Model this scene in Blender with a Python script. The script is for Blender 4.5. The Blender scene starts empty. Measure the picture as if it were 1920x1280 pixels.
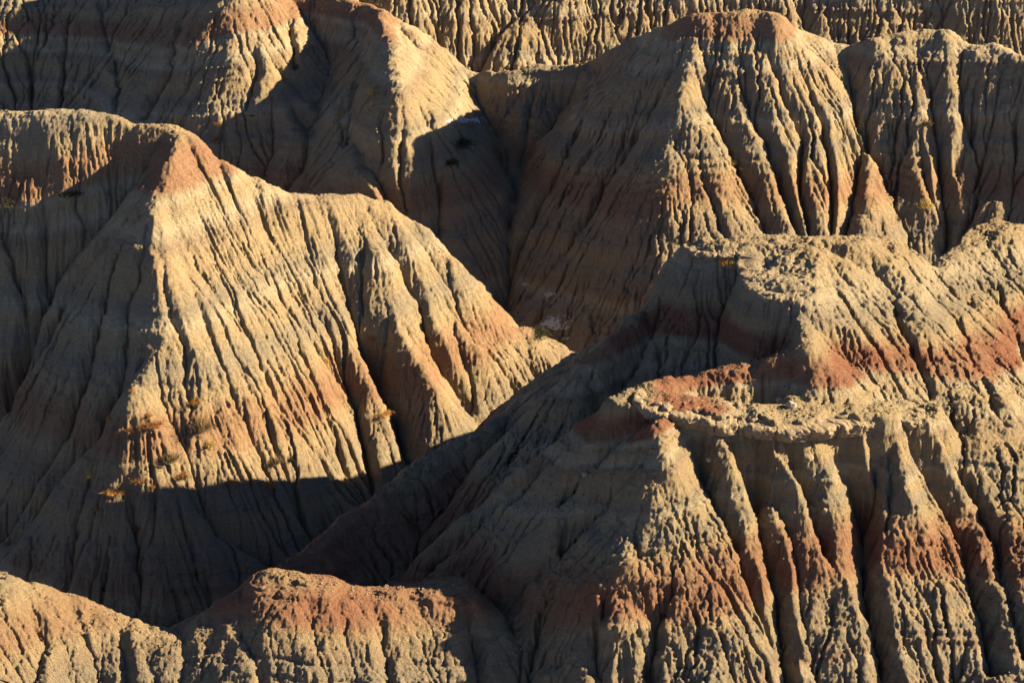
import bpy, math, random
import numpy as np
from mathutils import Vector, Matrix
rnd = random.Random(7)
rng = np.random.default_rng(11)
scene = bpy.context.scene

# ------------------------------------------------------------------ camera
HC, PITCH, FPX = 100.0, math.radians(22.0), 5000.0      # height above the lower red bed, pitch, focal length in px of 1920
cam = bpy.data.cameras.new('camera'); camo = bpy.data.objects.new('camera', cam)
scene.collection.objects.link(camo); scene.camera = camo
camo.location = (0, 0, HC); camo.rotation_euler = (math.pi/2 - PITCH, 0, 0)
cam.sensor_width = 36.0; cam.lens = 36.0*FPX/1920; cam.clip_start = 1; cam.clip_end = 6000
scene.render.resolution_x = 1024; scene.render.resolution_y = 682

# ------------------------------------------------------------------ sky and sun
SUN_EL, SUN_AZ = 22.5, 9.0       # elevation; azimuth measured from +X, negative = towards the viewer
w = bpy.data.worlds.new('World'); scene.world = w; w.use_nodes = True
nt = w.node_tree; bg = nt.nodes['Background']
sky = nt.nodes.new('ShaderNodeTexSky'); sky.sky_type = 'NISHITA'; sky.sun_disc = False
sky.altitude = 1500; sky.air_density = 0.42; sky.dust_density = 0.1
sky.sun_elevation = math.radians(SUN_EL); sky.sun_rotation = math.radians(90 - SUN_AZ)
nt.links.new(sky.outputs[0], bg.inputs[0]); bg.inputs[1].default_value = 0.05
sl = bpy.data.lights.new('sun', 'SUN'); sl.energy = 5.0; sl.angle = math.radians(0.5); sl.color = (1.0, 0.775, 0.465)
so = bpy.data.objects.new('sun', sl); scene.collection.objects.link(so)
ce, se = math.cos(math.radians(SUN_EL)), math.sin(math.radians(SUN_EL))
sd = Vector((ce*math.cos(math.radians(SUN_AZ)), ce*math.sin(math.radians(SUN_AZ)), se))
so.rotation_euler = sd.to_track_quat('Z', 'Y').to_euler()
scene.view_settings.view_transform = 'Standard'; scene.view_settings.look = 'None'
scene.view_settings.exposure = 2.05; scene.view_settings.gamma = 1.0; scene.view_settings.use_curve_mapping = False
scene.cycles.max_bounces = 4; scene.cycles.diffuse_bounces = 2

# ------------------------------------------------------------------ pixel helpers (photograph pixels, 1920 x 1280)
cp, sp = math.cos(PITCH), math.sin(PITCH)
def ray(px, py):
    u = (px-960)/FPX; v = (640-py)/FPX
    return np.array([u, cp + v*sp, -sp + v*cp])
def P(px, py, z):
    d = ray(px, py); t = (z-HC)/d[2]
    return (d[0]*t, d[1]*t, z)

# ------------------------------------------------------------------ noise
def _h(ix, iy, iz, seed):
    n = (ix*374761393 + iy*668265263 + iz*2147483647 + seed*974634533) & 0xFFFFFFFF
    n = ((n ^ (n >> 13))*1274126177) & 0xFFFFFFFF
    return ((n ^ (n >> 16)) & 0xFFFF).astype(np.float32)/32767.5 - 1.0
def noise(x, y, z=None, seed=0):
    x0 = np.floor(x).astype(np.int64); fx = (x-x0).astype(np.float32); fx = fx*fx*fx*(fx*(fx*6-15)+10)
    y0 = np.floor(y).astype(np.int64); fy = (y-y0).astype(np.float32); fy = fy*fy*fy*(fy*(fy*6-15)+10)
    def lay(z0):
        a = _h(x0, y0, z0, seed); b = _h(x0+1, y0, z0, seed); c = _h(x0, y0+1, z0, seed); d = _h(x0+1, y0+1, z0, seed)
        return (a+(b-a)*fx)*(1-fy) + (c+(d-c)*fx)*fy
    if z is None: return lay(np.int64(0))
    z0 = np.floor(z).astype(np.int64); fz = (z-z0).astype(np.float32); fz = fz*fz*(3-2*fz)
    a = lay(z0); b = lay(z0+1)
    return a + (b-a)*fz
def sstep(a, b, x):
    t = np.clip((x-a)/(b-a), 0, 1); return t*t*(3-2*t)

# ------------------------------------------------------------------ skeleton of the ridges
# (hill, points (px, py, z), slope on the left of travel, slope on the right, flat half width, rounding)
RIDGES = [
 # 0: the banded hill on the left
 (0, [(-250,215,22),(-60,212,23),(80,205,23.3),(190,208,23),(260,232,22),(320,236,21.9)], 1.15, 1.5, 0.2, 0.9),
 (0, [(320,236,21.9),(345,262,21.0),(400,300,18.8),(470,335,16.5),(540,362,14.4),(600,366,13.8),(660,368,13.3),(720,385,12.0),(778,415,9.9)], 1.35, 1.3, 0.2, 0.7),
 (0, [(778,415,9.9),(835,480,6.6),(900,572,1.8),(980,610,-1.0),(1075,665,-5.0),(1200,740,-10)], 1.25, 1.3, 0.1, 1.0),
 (0, [(320,240,21.8),(300,300,20.4),(290,390,17.0),(300,470,13.9),(300,560,10.2),(262,720,4.4),(272,840,-0.6),(290,1000,-7.2),(310,1170,-14),(330,1300,-20)], 1.25, 1.2, 0.1, 0.8),
 (0, [(288,400,16.6),(190,520,9.5),(120,640,4.5),(40,780,-1.5),(-60,930,-8)], 1.2, 1.15, 0.1, 0.6),
 (0, [(262,720,4.4),(170,850,-1.2),(60,1010,-8),(-20,1150,-14)], 1.2, 1.2, 0.1, 0.8),
 (0, [(660,372,13.1),(690,470,9.0),(735,600,3.4),(800,720,-1.6),(850,800,-5.6)], 1.3, 1.3, 0.1, 0.6),
 (0, [(600,370,13.7),(560,440,10.8),(600,560,5.6),(690,720,-1.0),(760,850,-7),(800,930,-11)], 1.25, 1.3, 0.1, 0.8),
 (0, [(778,418,9.7),(815,520,5.2),(880,640,-0.2),(960,740,-6)], 1.3, 1.3, 0.1, 0.6),
 (0, [(340,420,14.8),(400,560,8.6),(450,720,2.0),(500,850,-4.0),(560,990,-11)], 1.3, 1.3, 0.1, 0.8),
 # 1: the long slope behind
 (1, [(-350,-75,14.5),(-150,-65,14.5),(100,-70,14.3),(300,-60,14.6),(400,-45,15.6),(450,-30,16.2)], 0.9, 0.85, 0.2, 1.5),
 (1, [(450,-30,16.2),(470,40,12.6),(510,130,8.3),(560,185,5.3),(640,262,0.8),(720,370,-6.5),(790,470,-13)], 1.1, 0.85, 0.1, 0.8),
 (1, [(510,140,7.8),(560,250,2.6),(590,330,-1.6),(625,400,-6)], 1.1, 1.0, 0.1, 0.8),
 (1, [(420,50,12.2),(360,160,6.0),(330,260,1)], 1.0, 1.0, 0.1, 1.0),
 (1, [(450,-30,16.2),(520,-40,15.0),(600,-25,14.2),(720,20,13.2),(775,48,11.4),(830,110,7.2),(890,138,5.4),(960,132,6.2),(1040,122,6.9),(1110,113,7.8),(1200,72,10.4),(1280,35,13.6),(1300,24,14.6),(1400,16,15.0),(1450,24,14.6),(1480,50,12.6),(1560,84,10.2),(1590,86,10.0),(1640,72,11.0),(1700,62,11.5),(1765,58,11.8),(1810,88,10.2),(1870,84,10.6),(1940,112,9.4),(2080,120,9.5),(2250,110,9.5)], 1.1, 1.05, 0.1, 0.9),
 (1, [(420,-80,17),(440,-170,22),(520,-180,21)], 1.6, 1.3, 0.3, 1.0),  # unseen peak above the frame, added to throw shadow on the left wall
 (1, [(575,-25,13.8),(610,80,8.8),(640,180,4.0),(665,240,0.4)], 1.2, 1.2, 0.1, 0.6),
 (1, [(720,24,13.2),(740,95,11.6),(755,160,9.6),(766,230,6.0),(780,320,0.4),(800,430,-8)], 1.0, 1.0, 0.2, 1.2),
 (1, [(880,138,5.4),(885,240,0.6),(880,350,-5.0),(890,470,-11)], 0.7, 0.7, 0.6, 2.5),
 (1, [(1020,126,6.6),(1000,240,1.2),(985,350,-4.2),(960,470,-10.5)], 0.7, 0.7, 0.6, 2.5),
 (1, [(1280,45,13.2),(1275,180,7.4),(1262,320,0.8),(1258,450,-5.6),(1260,560,-11)], 0.9, 1.15, 0.1, 0.8),
 (1, [(1200,80,10.2),(1160,220,3.2),(1110,350,-3.8),(1060,480,-10.4),(1010,600,-16)], 0.95, 0.9, 0.1, 0.8),
 (1, [(1350,30,13.8),(1370,140,8.6),(1420,260,2.6),(1450,350,-2.0),(1480,450,-7)], 1.3, 1.2, 0.1, 0.6),
 (1, [(1480,60,12.0),(1520,180,6.4),(1535,330,-4.0),(1540,460,-12)], 1.15, 1.15, 0.1, 0.6),
 (1, [(1700,66,11.2),(1685,200,4.6),(1705,330,-2.6),(1745,490,-11),(1770,600,-17)], 1.15, 1.2, 0.1, 0.6),
 (1, [(1765,62,11.4),(1800,170,6.0),(1830,280,0.5),(1830,400,-5.6),(1850,480,-10)], 1.2, 1.2, 0.1, 0.6),
 (1, [(1870,88,10.3),(1880,200,4.9),(1900,330,-2.2),(1930,480,-10)], 1.15, 1.0, 0.1, 0.6),
 (1, [(2010,115,9.2),(2030,300,0.0),(2060,480,-9)], 1.0, 1.0, 0.1, 0.8),
 # 2: the farthest ridge
 (2, [(300,-130,15),(700,-120,15.5),(1000,-125,15.5),(1400,-130,15.5),(1900,-120,15.5),(2400,-120,15)], 0.8, 1.15, 0.2, 1.0),
 (2, [(740,-120,15),(770,-40,9.5),(830,50,4),(860,130,-1)], 1.1, 0.9, 0.1, 0.6),
 (2, [(940,-120,15),(985,0,8.0),(1050,60,4.2),(1130,110,1),(1170,150,-2)], 1.0, 0.8, 0.1, 0.8),
 (2, [(1110,-120,15),(1200,-10,8.4),(1290,70,3.0)], 1.1, 0.9, 0.1, 0.6),
 (2, [(1370,-120,15),(1440,-20,8.8),(1500,50,5),(1550,120,1)], 1.1, 0.8, 0.1, 0.6),
 (2, [(1600,-120,15),(1650,-10,7.8),(1680,80,2)], 1.1, 1.0, 0.1, 0.6),
 (2, [(1740,-120,15),(1775,0,8.0),(1845,70,4),(1890,130,0)], 1.1, 0.8, 0.1, 0.6),
 (2, [(1890,-120,15),(1930,0,8.0),(1980,80,3)], 1.1, 0.9, 0.1, 0.6),
 # 3: the ledge hill on the right
 (3, [(2400,700,2),(2150,520,8),(1980,430,13.8),(1862,414,15.0),(1815,455,14.4),(1766,508,13.6),(1700,470,15.6),(1650,450,17.0),(1600,446,18.0)], 0.55, 2.2, 0.5, 0.5),
 (3, [(1600,446,18.0),(1400,448,18.4),(1330,455,18.3),(1280,463,18.0)], 1.1, 2.7, 0.9, 0.2),
 (3, [(1485,462,18.2),(1460,510,17.3),(1466,532,16.9)], 0.66, 2.4, 3.3, 0.2),
 (3, [(1480,540,16.8),(1500,604,15.3),(1500,640,14.7),(1500,700,13.0),(1480,740,12.1)], 0.8, 1.3, 0.3, 0.5),
 (3, [(1500,640,14.8),(1400,680,12.8),(1300,705,12.1),(1240,712,12.1),(1180,738,11.9)], 1.5, 1.0, 0.4, 0.6),
 (3, [(1195,745,11.9),(1250,756,12.0),(1400,768,12.0),(1560,768,12.0),(1735,766,11.8)], 0.5, 3.4, 1.7, 0.12),
 (3, [(1180,752,11.0),(1100,805,9.2),(1000,880,6.2),(900,960,2.4),(840,1030,-0.6),(810,1092,-3.0)], 1.15, 1.2, 0.1, 0.5),
 (3, [(1236,792,11.5),(1250,850,9.7),(1280,960,6.0),(1316,1090,1.8),(1356,1180,-1.7),(1400,1280,-5.2),(1440,1380,-9)], 1.15, 1.0, 0.1, 0.6),
 (3, [(1170,800,9.0),(1120,880,5.6),(1080,970,2.2),(1070,1040,0.2),(1070,1096,-1.0)], 0.9, 0.8, 0.1, 0.8),
 (3, [(1440,800,11.0),(1480,900,7.9),(1530,1050,1.0),(1580,1180,-3.5),(1620,1300,-8)], 1.3, 1.3, 0.1, 0.4),
 (3, [(1330,792,11.2),(1365,880,8.7),(1420,1040,1.4),(1480,1180,-3.4),(1530,1300,-8)], 1.3, 1.3, 0.1, 0.4),
 (3, [(1505,802,11.0),(1545,880,8.5),(1585,990,3.0),(1600,1090,-0.4)], 1.3, 1.3, 0.1, 0.4),
 (3, [(1672,796,11.0),(1685,900,8.0),(1720,1050,1.2),(1790,1180,-3.2),(1860,1310,-8)], 1.3, 1.2, 0.1, 0.4),
 (3, [(1745,785,11.2),(1800,900,7.2),(1860,1010,2.4),(1905,1130,-1.6),(1960,1290,-7)], 1.2, 1.1, 0.1, 0.5),
 (3, [(1640,455,16.2),(1740,620,11.4),(1800,740,8.2),(1880,880,4.2)], 0.75, 0.75, 0.1, 0.8),
 # dark shoulder running down towards the viewer, ends in the near ridge
 (3, [(1285,463,17.9),(1262,500,16.6),(1190,590,12.9),(1130,640,8.6),(1075,668,6.0),(960,760,3.0),(890,812,1.8),(830,840,1.0),(770,878,0.2),(700,932,-0.9),(640,970,-1.8),(560,1035,-3.0),(500,1085,-4.0)], 0.75, 1.9, 0.1, 1.0),
 # 4: the near ridge along the bottom
 (4, [(500,1085,2.4),(540,1088,2.2),(600,1096,1.7),(650,1112,1.0),(700,1114,0.6),(760,1104,0.5),(840,1092,0.6)], 1.3, 0.85, 0.6, 1.8),
 (4, [(500,1085,2.5),(440,1118,1.3),(390,1158,-0.1),(340,1192,-1.4),(290,1184,-1.1),(230,1168,-0.5),(130,1128,0.9),(60,1106,2.2),(0,1085,3.4),(-120,1050,5.4),(-300,1020,8.0)], 0.8, 1.2, 0.3, 1.5),
 (4, [(400,1150,0.2),(440,1290,-4.8)], 0.9, 0.9, 0.2, 1.5),
 (4, [(560,1095,2.0),(610,1200,-1.8),(660,1330,-6.4)], 1.0, 1.0, 0.1, 0.8),
 (4, [(800,1097,0.5),(820,1180,-2.3),(860,1310,-7)], 1.1, 1.3, 0.1, 0.8),
 # bench under the shaded face
 (3, [(840,1096,-2.7),(1000,1094,-1.4),(1150,1092,0.2),(1240,1090,1.0)], 1.2, 1.6, 0.3, 0.3),
 (3, [(960,1100,-1.9),(950,1180,-5.2),(945,1310,-10.4)], 1.3, 1.3, 0.1, 0.3),
 (3, [(1075,1100,-0.8),(1065,1180,-4.2),(1060,1310,-9.4)], 1.3, 1.3, 0.1, 0.3),
 (3, [(1190,1100,0.5),(1175,1180,-2.9),(1170,1310,-8)], 1.3, 1.3, 0.1, 0.3),
]
def dip3(px): return 1.0*min(max((1350-px)/170, 0), 1)-2.4*min(max((px-1350)/400, 0), 1.4)
# gullies seen in the photograph: (points, width m, depth m)
GULLIES = [
 ([(285,338),(225,420),(160,490),(120,560),(90,620),(45,690),(0,770)], 1.2, 1.0),
 ([(262,420),(232,445),(212,480),(200,560),(172,640),(160,700),(130,790),(80,870),(10,985)], 1.3, 1.6),
 ([(285,405),(272,440),(265,510),(240,560),(236,640),(230,720),(180,810),(100,900),(20,1000)], 1.1, 1.1),
 ([(297,405),(300,470),(310,520),(320,580),(345,640),(345,700),(355,750)], 0.7, 0.6),
 ([(318,415),(340,490),(370,560),(400,640),(440,740),(470,800),(500,880)], 0.6, 0.45),
 ([(625,420),(635,500),(665,570),(680,640),(715,720),(750,790),(772,850)], 1.5, 2.0),
 ([(715,430),(755,500),(785,560),(800,620),(835,690),(880,760)], 1.2, 1.2),
 ([(590,560),(640,680),(672,770),(690,850),(702,925)], 1.0, 0.9),
 ([(500,500),(560,640),(600,740),(640,850),(650,930)], 0.7, 0.5),
 ([(430,560),(480,660),(530,780),(545,880),(555,960)], 0.7, 0.5),
 ([(235,900),(245,940),(255,1000),(262,1060),(258,1120)], 1.1, 1.0),
 ([(350,900),(375,940),(405,985),(460,1012),(512,1052)], 1.1, 1.0),
 ([(150,960),(140,1030),(120,1100)], 0.8, 0.6),
 ([(85,320),(82,400),(85,500),(92,570)], 0.9, 0.8),
 ([(0,420),(30,500),(48,570)], 0.9, 0.8),
 ([(145,330),(140,380),(170,430)], 0.6, 0.4),
 # long slope behind
 ([(1110,150),(1090,230),(1040,320),(1000,400),(965,470),(940,590)], 1.4, 1.4),
 ([(870,150),(890,190),(930,270),(965,345),(950,420),(955,480)], 1.2, 1.0),
 ([(1000,160),(990,240),(968,345)], 0.9, 0.7),
 ([(800,180),(805,250),(820,350),(822,450)], 1.2, 1.1),
 ([(665,30),(680,110),(655,190),(652,240),(700,300),(745,390)], 1.6, 1.5),
 ([(752,190),(755,260),(750,330),(760,390)], 0.8, 0.7),
 ([(725,170),(715,230),(717,300),(730,350)], 0.7, 0.6),
 ([(1180,240),(1150,300),(1110,390),(1060,460),(1000,540)], 1.2, 1.0),
 ([(185,10),(205,80),(225,140),(220,200)], 1.0, 0.9),
 ([(355,10),(330,80),(320,130),(272,210)], 1.3, 1.2),
 ([(30,60),(55,110),(62,200)], 0.8, 0.7),
 ([(130,40),(122,100),(112,200)], 0.8, 0.7),
 ([(540,10),(545,60),(550,120)], 1.0, 1.0),
 ([(1325,110),(1345,230),(1380,300),(1405,335),(1445,440)], 1.2, 1.0),
 ([(1390,80),(1400,180),(1440,260),(1470,340),(1500,430)], 1.3, 1.2),
 ([(1310,300),(1340,380),(1360,440)], 0.8, 0.6),
 ([(1440,100),(1470,180),(1505,230),(1500,330),(1520,430)], 0.9, 0.9),
 ([(1500,120),(1540,220),(1560,320),(1562,430)], 0.9, 0.8),
 ([(1588,105),(1600,190),(1612,260),(1602,340),(1580,440)], 1.6, 1.8),
 ([(1660,140),(1640,190),(1615,240)], 0.8, 0.6),
 ([(1745,150),(1755,230),(1768,310),(1778,400),(1770,480)], 1.4, 1.7),
 ([(1825,160),(1820,240),(1790,320)], 0.9, 0.8),
 ([(1725,230),(1735,330),(1765,400)], 0.8, 0.7),
 # ledge hill
 ([(1385,805),(1402,860),(1430,960),(1455,1080),(1470,1180),(1482,1290)], 1.3, 1.9),
 ([(1565,800),(1600,860),(1622,930),(1618,1000),(1625,1080),(1650,1180),(1672,1290)], 1.6, 2.3),
 ([(1300,790),(1330,890),(1375,990),(1400,1070),(1455,1200)], 0.9, 0.9),
 ([(1475,800),(1495,880),(1530,960),(1555,1040)], 0.8, 0.9),
 ([(1640,800),(1640,900),(1625,960)], 0.8, 0.9),
 ([(1700,790),(1740,880),(1800,990),(1830,1100),(1865,1240)], 1.2, 1.2),
 ([(1760,800),(1810,900),(1870,1000),(1890,1100),(1930,1220)], 0.9, 0.8),
 ([(1540,470),(1580,560),(1640,640),(1670,690)], 0.7, 0.5),
 ([(1640,490),(1680,580),(1722,680),(1745,740)], 0.7, 0.6),
 ([(1780,560),(1830,680),(1880,790)], 0.7, 0.5),
 ([(1870,540),(1910,640),(1940,740)], 0.7, 0.5),
 ([(866,1108),(880,1180),(902,1290)], 1.1, 1.5),
 ([(1028,1108),(1005,1190),(985,1290)], 0.9, 1.1),
 ([(1140,1106),(1122,1190),(1125,1290)], 0.9, 1.1),
 ([(1255,1106),(1222,1180),(1222,1290)], 1.0, 1.3),
 ([(1110,790),(1040,850),(960,905),(900,960),(850,1010),(765,1085)], 1.6, 1.3),
 ([(1250,560),(1180,690),(1100,780)], 1.2, 1.0),
 ([(1130,880),(1060,960),(1050,1050)], 0.8, 0.6),
 ([(705,1140),(720,1200),(735,1290)], 0.9, 0.7),
 ([(430,1150),(480,1230),(500,1290)], 0.8, 0.5),
 ([(225,1180),(235,1230),(240,1290)], 0.8, 0.7),
 ([(60,1130),(80,1200),(60,1290)], 0.8, 0.7),
]

# ------------------------------------------------------------------ height grid
CELL = 0.16
X0, X1, Y0, Y1 = -84.0, 84.0, 174.0, 396.0
gx = np.arange(X0, X1, CELL, dtype=np.float32); gy = np.arange(Y0, Y1, CELL, dtype=np.float32)
NX, NY = len(gx), len(gy)
GX, GY = np.meshgrid(gx, gy)
# warp the plan a little so ridges and slopes are never ruler straight
WX = GX + 0.9*noise(GX/7, GY/7, seed=1) + 0.35*noise(GX/2.6, GY/2.6, seed=2)
WY = GY + 0.9*noise(GX/7, GY/7, seed=3) + 0.35*noise(GX/2.6, GY/2.6, seed=4)
H = np.full((NY, NX), -26.0, np.float32)
ID = np.full((NY, NX), 1, np.int8)
for hid, pts, sL, sR, flat, rd in RIDGES:
    if hid == 3: pts = [(a, b, c+dip3(a) if b > 690 and a >= 1175 else c) for a, b, c in pts]
    if hid == 1: pts = [(a, b, c+3.9*min(max((a-1150)/120, 0), 1)) for a, b, c in pts]
    q = [P(*p) for p in pts]
    for a, b in zip(q[:-1], q[1:]):
        R = 48.0
        i0 = max(0, int((min(a[0], b[0])-R-X0)/CELL)); i1 = min(NX, int((max(a[0], b[0])+R-X0)/CELL)+1)
        j0 = max(0, int((min(a[1], b[1])-R-Y0)/CELL)); j1 = min(NY, int((max(a[1], b[1])+R-Y0)/CELL)+1)
        if i1 <= i0 or j1 <= j0: continue
        x = WX[j0:j1, i0:i1]; y = WY[j0:j1, i0:i1]
        dx, dy = b[0]-a[0], b[1]-a[1]; L2 = dx*dx+dy*dy+1e-9; L = math.sqrt(L2)
        t = np.clip(((x-a[0])*dx+(y-a[1])*dy)/L2, 0, 1)
        ex = x-(a[0]+t*dx); ey = y-(a[1]+t*dy); d = np.sqrt(ex*ex+ey*ey)
        cr = (dx*ey-dy*ex)/L                                   # + on the left of travel
        s = np.clip(cr/(d+1e-4), -1, 1)*0.5+0.5
        slope = sR+(sL-sR)*s
        d = np.maximum(d-flat, 0)
        h = a[2]+t*(b[2]-a[2]) - slope*(np.sqrt(d*d+rd*rd)-rd)
        sub = H[j0:j1, i0:i1]; m = h > sub
        sub[m] = h[m]; ID[j0:j1, i0:i1][m] = hid

def bil(A, x, y):
    fx = np.clip((np.asarray(x)-X0)/CELL, 0, NX-1.001); fy = np.clip((np.asarray(y)-Y0)/CELL, 0, NY-1.001)
    i = fx.astype(int); j = fy.astype(int); u = fx-i; v = fy-j
    return (A[j, i]*(1-u)+A[j, i+1]*u)*(1-v)+(A[j+1, i]*(1-u)+A[j+1, i+1]*u)*v
def cast(A, px, py):
    """first point where the line of sight of a photograph pixel meets the ground"""
    d = ray(px, py); Y = np.arange(Y0+0.5, Y1-0.5, 0.04); t = Y/d[1]
    x = d[0]*t; z = HC+d[2]*t
    k = np.nonzero(bil(A, x, Y) >= z)[0]
    if len(k) == 0: return None
    k = k[0]; return float(x[k]), float(Y[k]), float(z[k])

Hb = H.copy()
carve = np.zeros_like(H)
for pts, wd, dp in GULLIES:
    q = []
    for a, b in zip(pts[:-1], pts[1:]):
        n = max(2, int(math.hypot(b[0]-a[0], b[1]-a[1])/25))
        for k in range(n): q.append(cast(Hb, a[0]+(b[0]-a[0])*k/n, a[1]+(b[1]-a[1])*k/n))
    q.append(cast(Hb, *pts[-1])); q = [p for p in q if p]
    N = len(q); top = pts[0][0] > 1280 and 780 <= pts[0][1] <= 815
    if top: dp = dp*1.5
    for k, (a, b) in enumerate(zip(q[:-1], q[1:])):
        if math.hypot(a[0]-b[0], a[1]-b[1]) > 6: continue
        R = wd*2+1.0
        i0 = max(0, int((min(a[0], b[0])-R-X0)/CELL)); i1 = min(NX, int((max(a[0], b[0])+R-X0)/CELL)+1)
        j0 = max(0, int((min(a[1], b[1])-R-Y0)/CELL)); j1 = min(NY, int((max(a[1], b[1])+R-Y0)/CELL)+1)
        if i1 <= i0 or j1 <= j0: continue
        x = GX[j0:j1, i0:i1]+0.25*noise(GX[j0:j1, i0:i1]/1.3, GY[j0:j1, i0:i1]/1.3, seed=8); y = GY[j0:j1, i0:i1]
        dx, dy = b[0]-a[0], b[1]-a[1]; L2 = dx*dx+dy*dy+1e-9
        t = np.clip(((x-a[0])*dx+(y-a[1])*dy)/L2, 0, 1)
        d = np.hypot(x-(a[0]+t*dx), y-(a[1]+t*dy))
        amp = dp*min(1.0, (0.75 if top else 0.25)+1.6*(k+0.5)/N)
        c = amp*np.clip(1-d/wd, 0, 1)**1.3
        np.maximum(carve[j0:j1, i0:i1], c, out=carve[j0:j1, i0:i1])
H -= carve
H += 0.16*noise(GX/1.6, GY/1.6, seed=5) + 0.10*noise(GX/0.7, GY/0.7, seed=6) + 0.05*rng.standard_normal(H.shape).astype(np.float32)

# ------------------------------------------------------------------ running water
offs = [(-1,-1),(-1,0),(-1,1),(0,-1),(0,1),(1,-1),(1,0),(1,1)]
def shift(A, dj, di, fill):
    B = np.full_like(A, fill)
    B[max(0,-dj):NY-max(0,dj), max(0,-di):NX-max(0,di)] = A[max(0,dj):NY-max(0,-dj), max(0,di):NX-max(0,-di)]
    return B
idx = np.arange(NX*NY, dtype=np.int64).reshape(NY, NX)
def erode(H, K, m, jitter, smax, passes):
    best = np.zeros_like(H); rec = idx.copy()
    for dj, di in offs:
        L = CELL*(1.41421 if dj and di else 1.0)
        s = (H-shift(H, dj, di, 1e9))/L
        if jitter: s = s*(1-jitter*rng.random(H.shape, dtype=np.float32))
        mk = s > best
        best[mk] = s[mk]; rec[mk] = (idx+dj*NX+di)[mk]
    r = rec.ravel(); n = r.size
    depth = (r != idx.ravel()).astype(np.int32); rr = r.copy()
    for _ in range(13):
        depth = depth+depth[rr]; rr = rr[rr]
        if (rr == rr[rr]).all() and (depth[rr] == 0).all(): break
    depth = np.minimum(depth, 32000).astype(np.int16)
    order = np.argsort(depth, kind='stable'); cnt = np.bincount(depth); st = np.concatenate([[0], np.cumsum(cnt)])
    A = np.full(n, CELL*CELL)
    for k in range(len(cnt)-1, 0, -1):
        c = order[st[k]:st[k+1]]; np.add.at(A, r[c], A[c])
    z = H.ravel().astype(np.float64).copy()
    F = (KV.ravel()*K*A**m/CELL)
    for k in range(1, len(cnt)):
        c = order[st[k]:st[k+1]]; f = F[c]; z[c] = (z[c]+f*z[r[c]])/(1+f)
    H = z.reshape(NY, NX).astype(np.float32)
    for _ in range(passes):
        for dj, di in offs:
            L = CELL*(1.41421 if dj and di else 1.0)
            np.minimum(H, shift(H, dj, di, 1e9)+smax*L, out=H)
    return H, A.reshape(NY, NX)
KV = np.clip(0.95+0.8*noise(GX/9, GY/9, seed=71)+0.5*noise(GX/3.5, GY/3.5, seed=72), 0.3, 1.9)
KV = KV*np.where(ID == 0, 0.7, np.where(ID == 4, 0.45, 1.0))
for it in range(7):
    H, AC = erode(H, 0.026, 0.5, 0.55 if it < 3 else 0.12, 3.2, 2)
    if it in (1, 3, 5):                                         # soil creep rounds the ribs
        B = H.copy()
        for dj, di in ((-1,0),(1,0),(0,-1),(0,1)): B += shift(H, dj, di, 0)
        B /= 5; B[0] = H[0]; B[-1] = H[-1]; B[:, 0] = H[:, 0]; B[:, -1] = H[:, -1]
        H = H*0.6+B*0.4
LAC = np.log10(AC+0.04).astype(np.float32)
# the last cut: narrow slots along the channels that carry the water
_, AC2 = erode(H, 0.0, 0.5, 0.0, 9.0, 0)
ch = sstep(-0.15, 1.15, np.log10(AC2+0.04))
bl_ = ch.copy()
for dj, di in ((-1,0),(1,0),(0,-1),(0,1)): bl_ = bl_+shift(ch, dj, di, 0)
ch = 0.65*ch+0.35*bl_/5
gyy, gxx = np.gradient(H, CELL)
H = (H-0.56*np.where(ID == 4, 0.4, 1.0)*ch*sstep(0.25, 0.7, np.hypot(gxx, gyy))).astype(np.float32)

# ------------------------------------------------------------------ strata
# each hill's beds: (elevation, value on the colour column).  value 0 = lower red bed, 1 = upper red bed
BEDS = {0: (0.0, 18.6), 1: (-1.4, 14.6), 2: (-4.0, 11.0), 3: (1.0, 13.2), 4: (0.6, 13.0)}
STR = np.zeros_like(H)
lowv = 1.2*noise(GX/35, GY/35, seed=21)+0.35*noise(GX/6, GY/6, seed=22)
B0 = np.zeros_like(H); B1 = np.zeros_like(H)
REDK = {0: 0.6, 1: 0.5, 2: 0.3, 3: 1.25, 4: 0.55}
for k, (a, b) in BEDS.items():
    B0[ID == k] = a; B1[ID == k] = b

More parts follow.
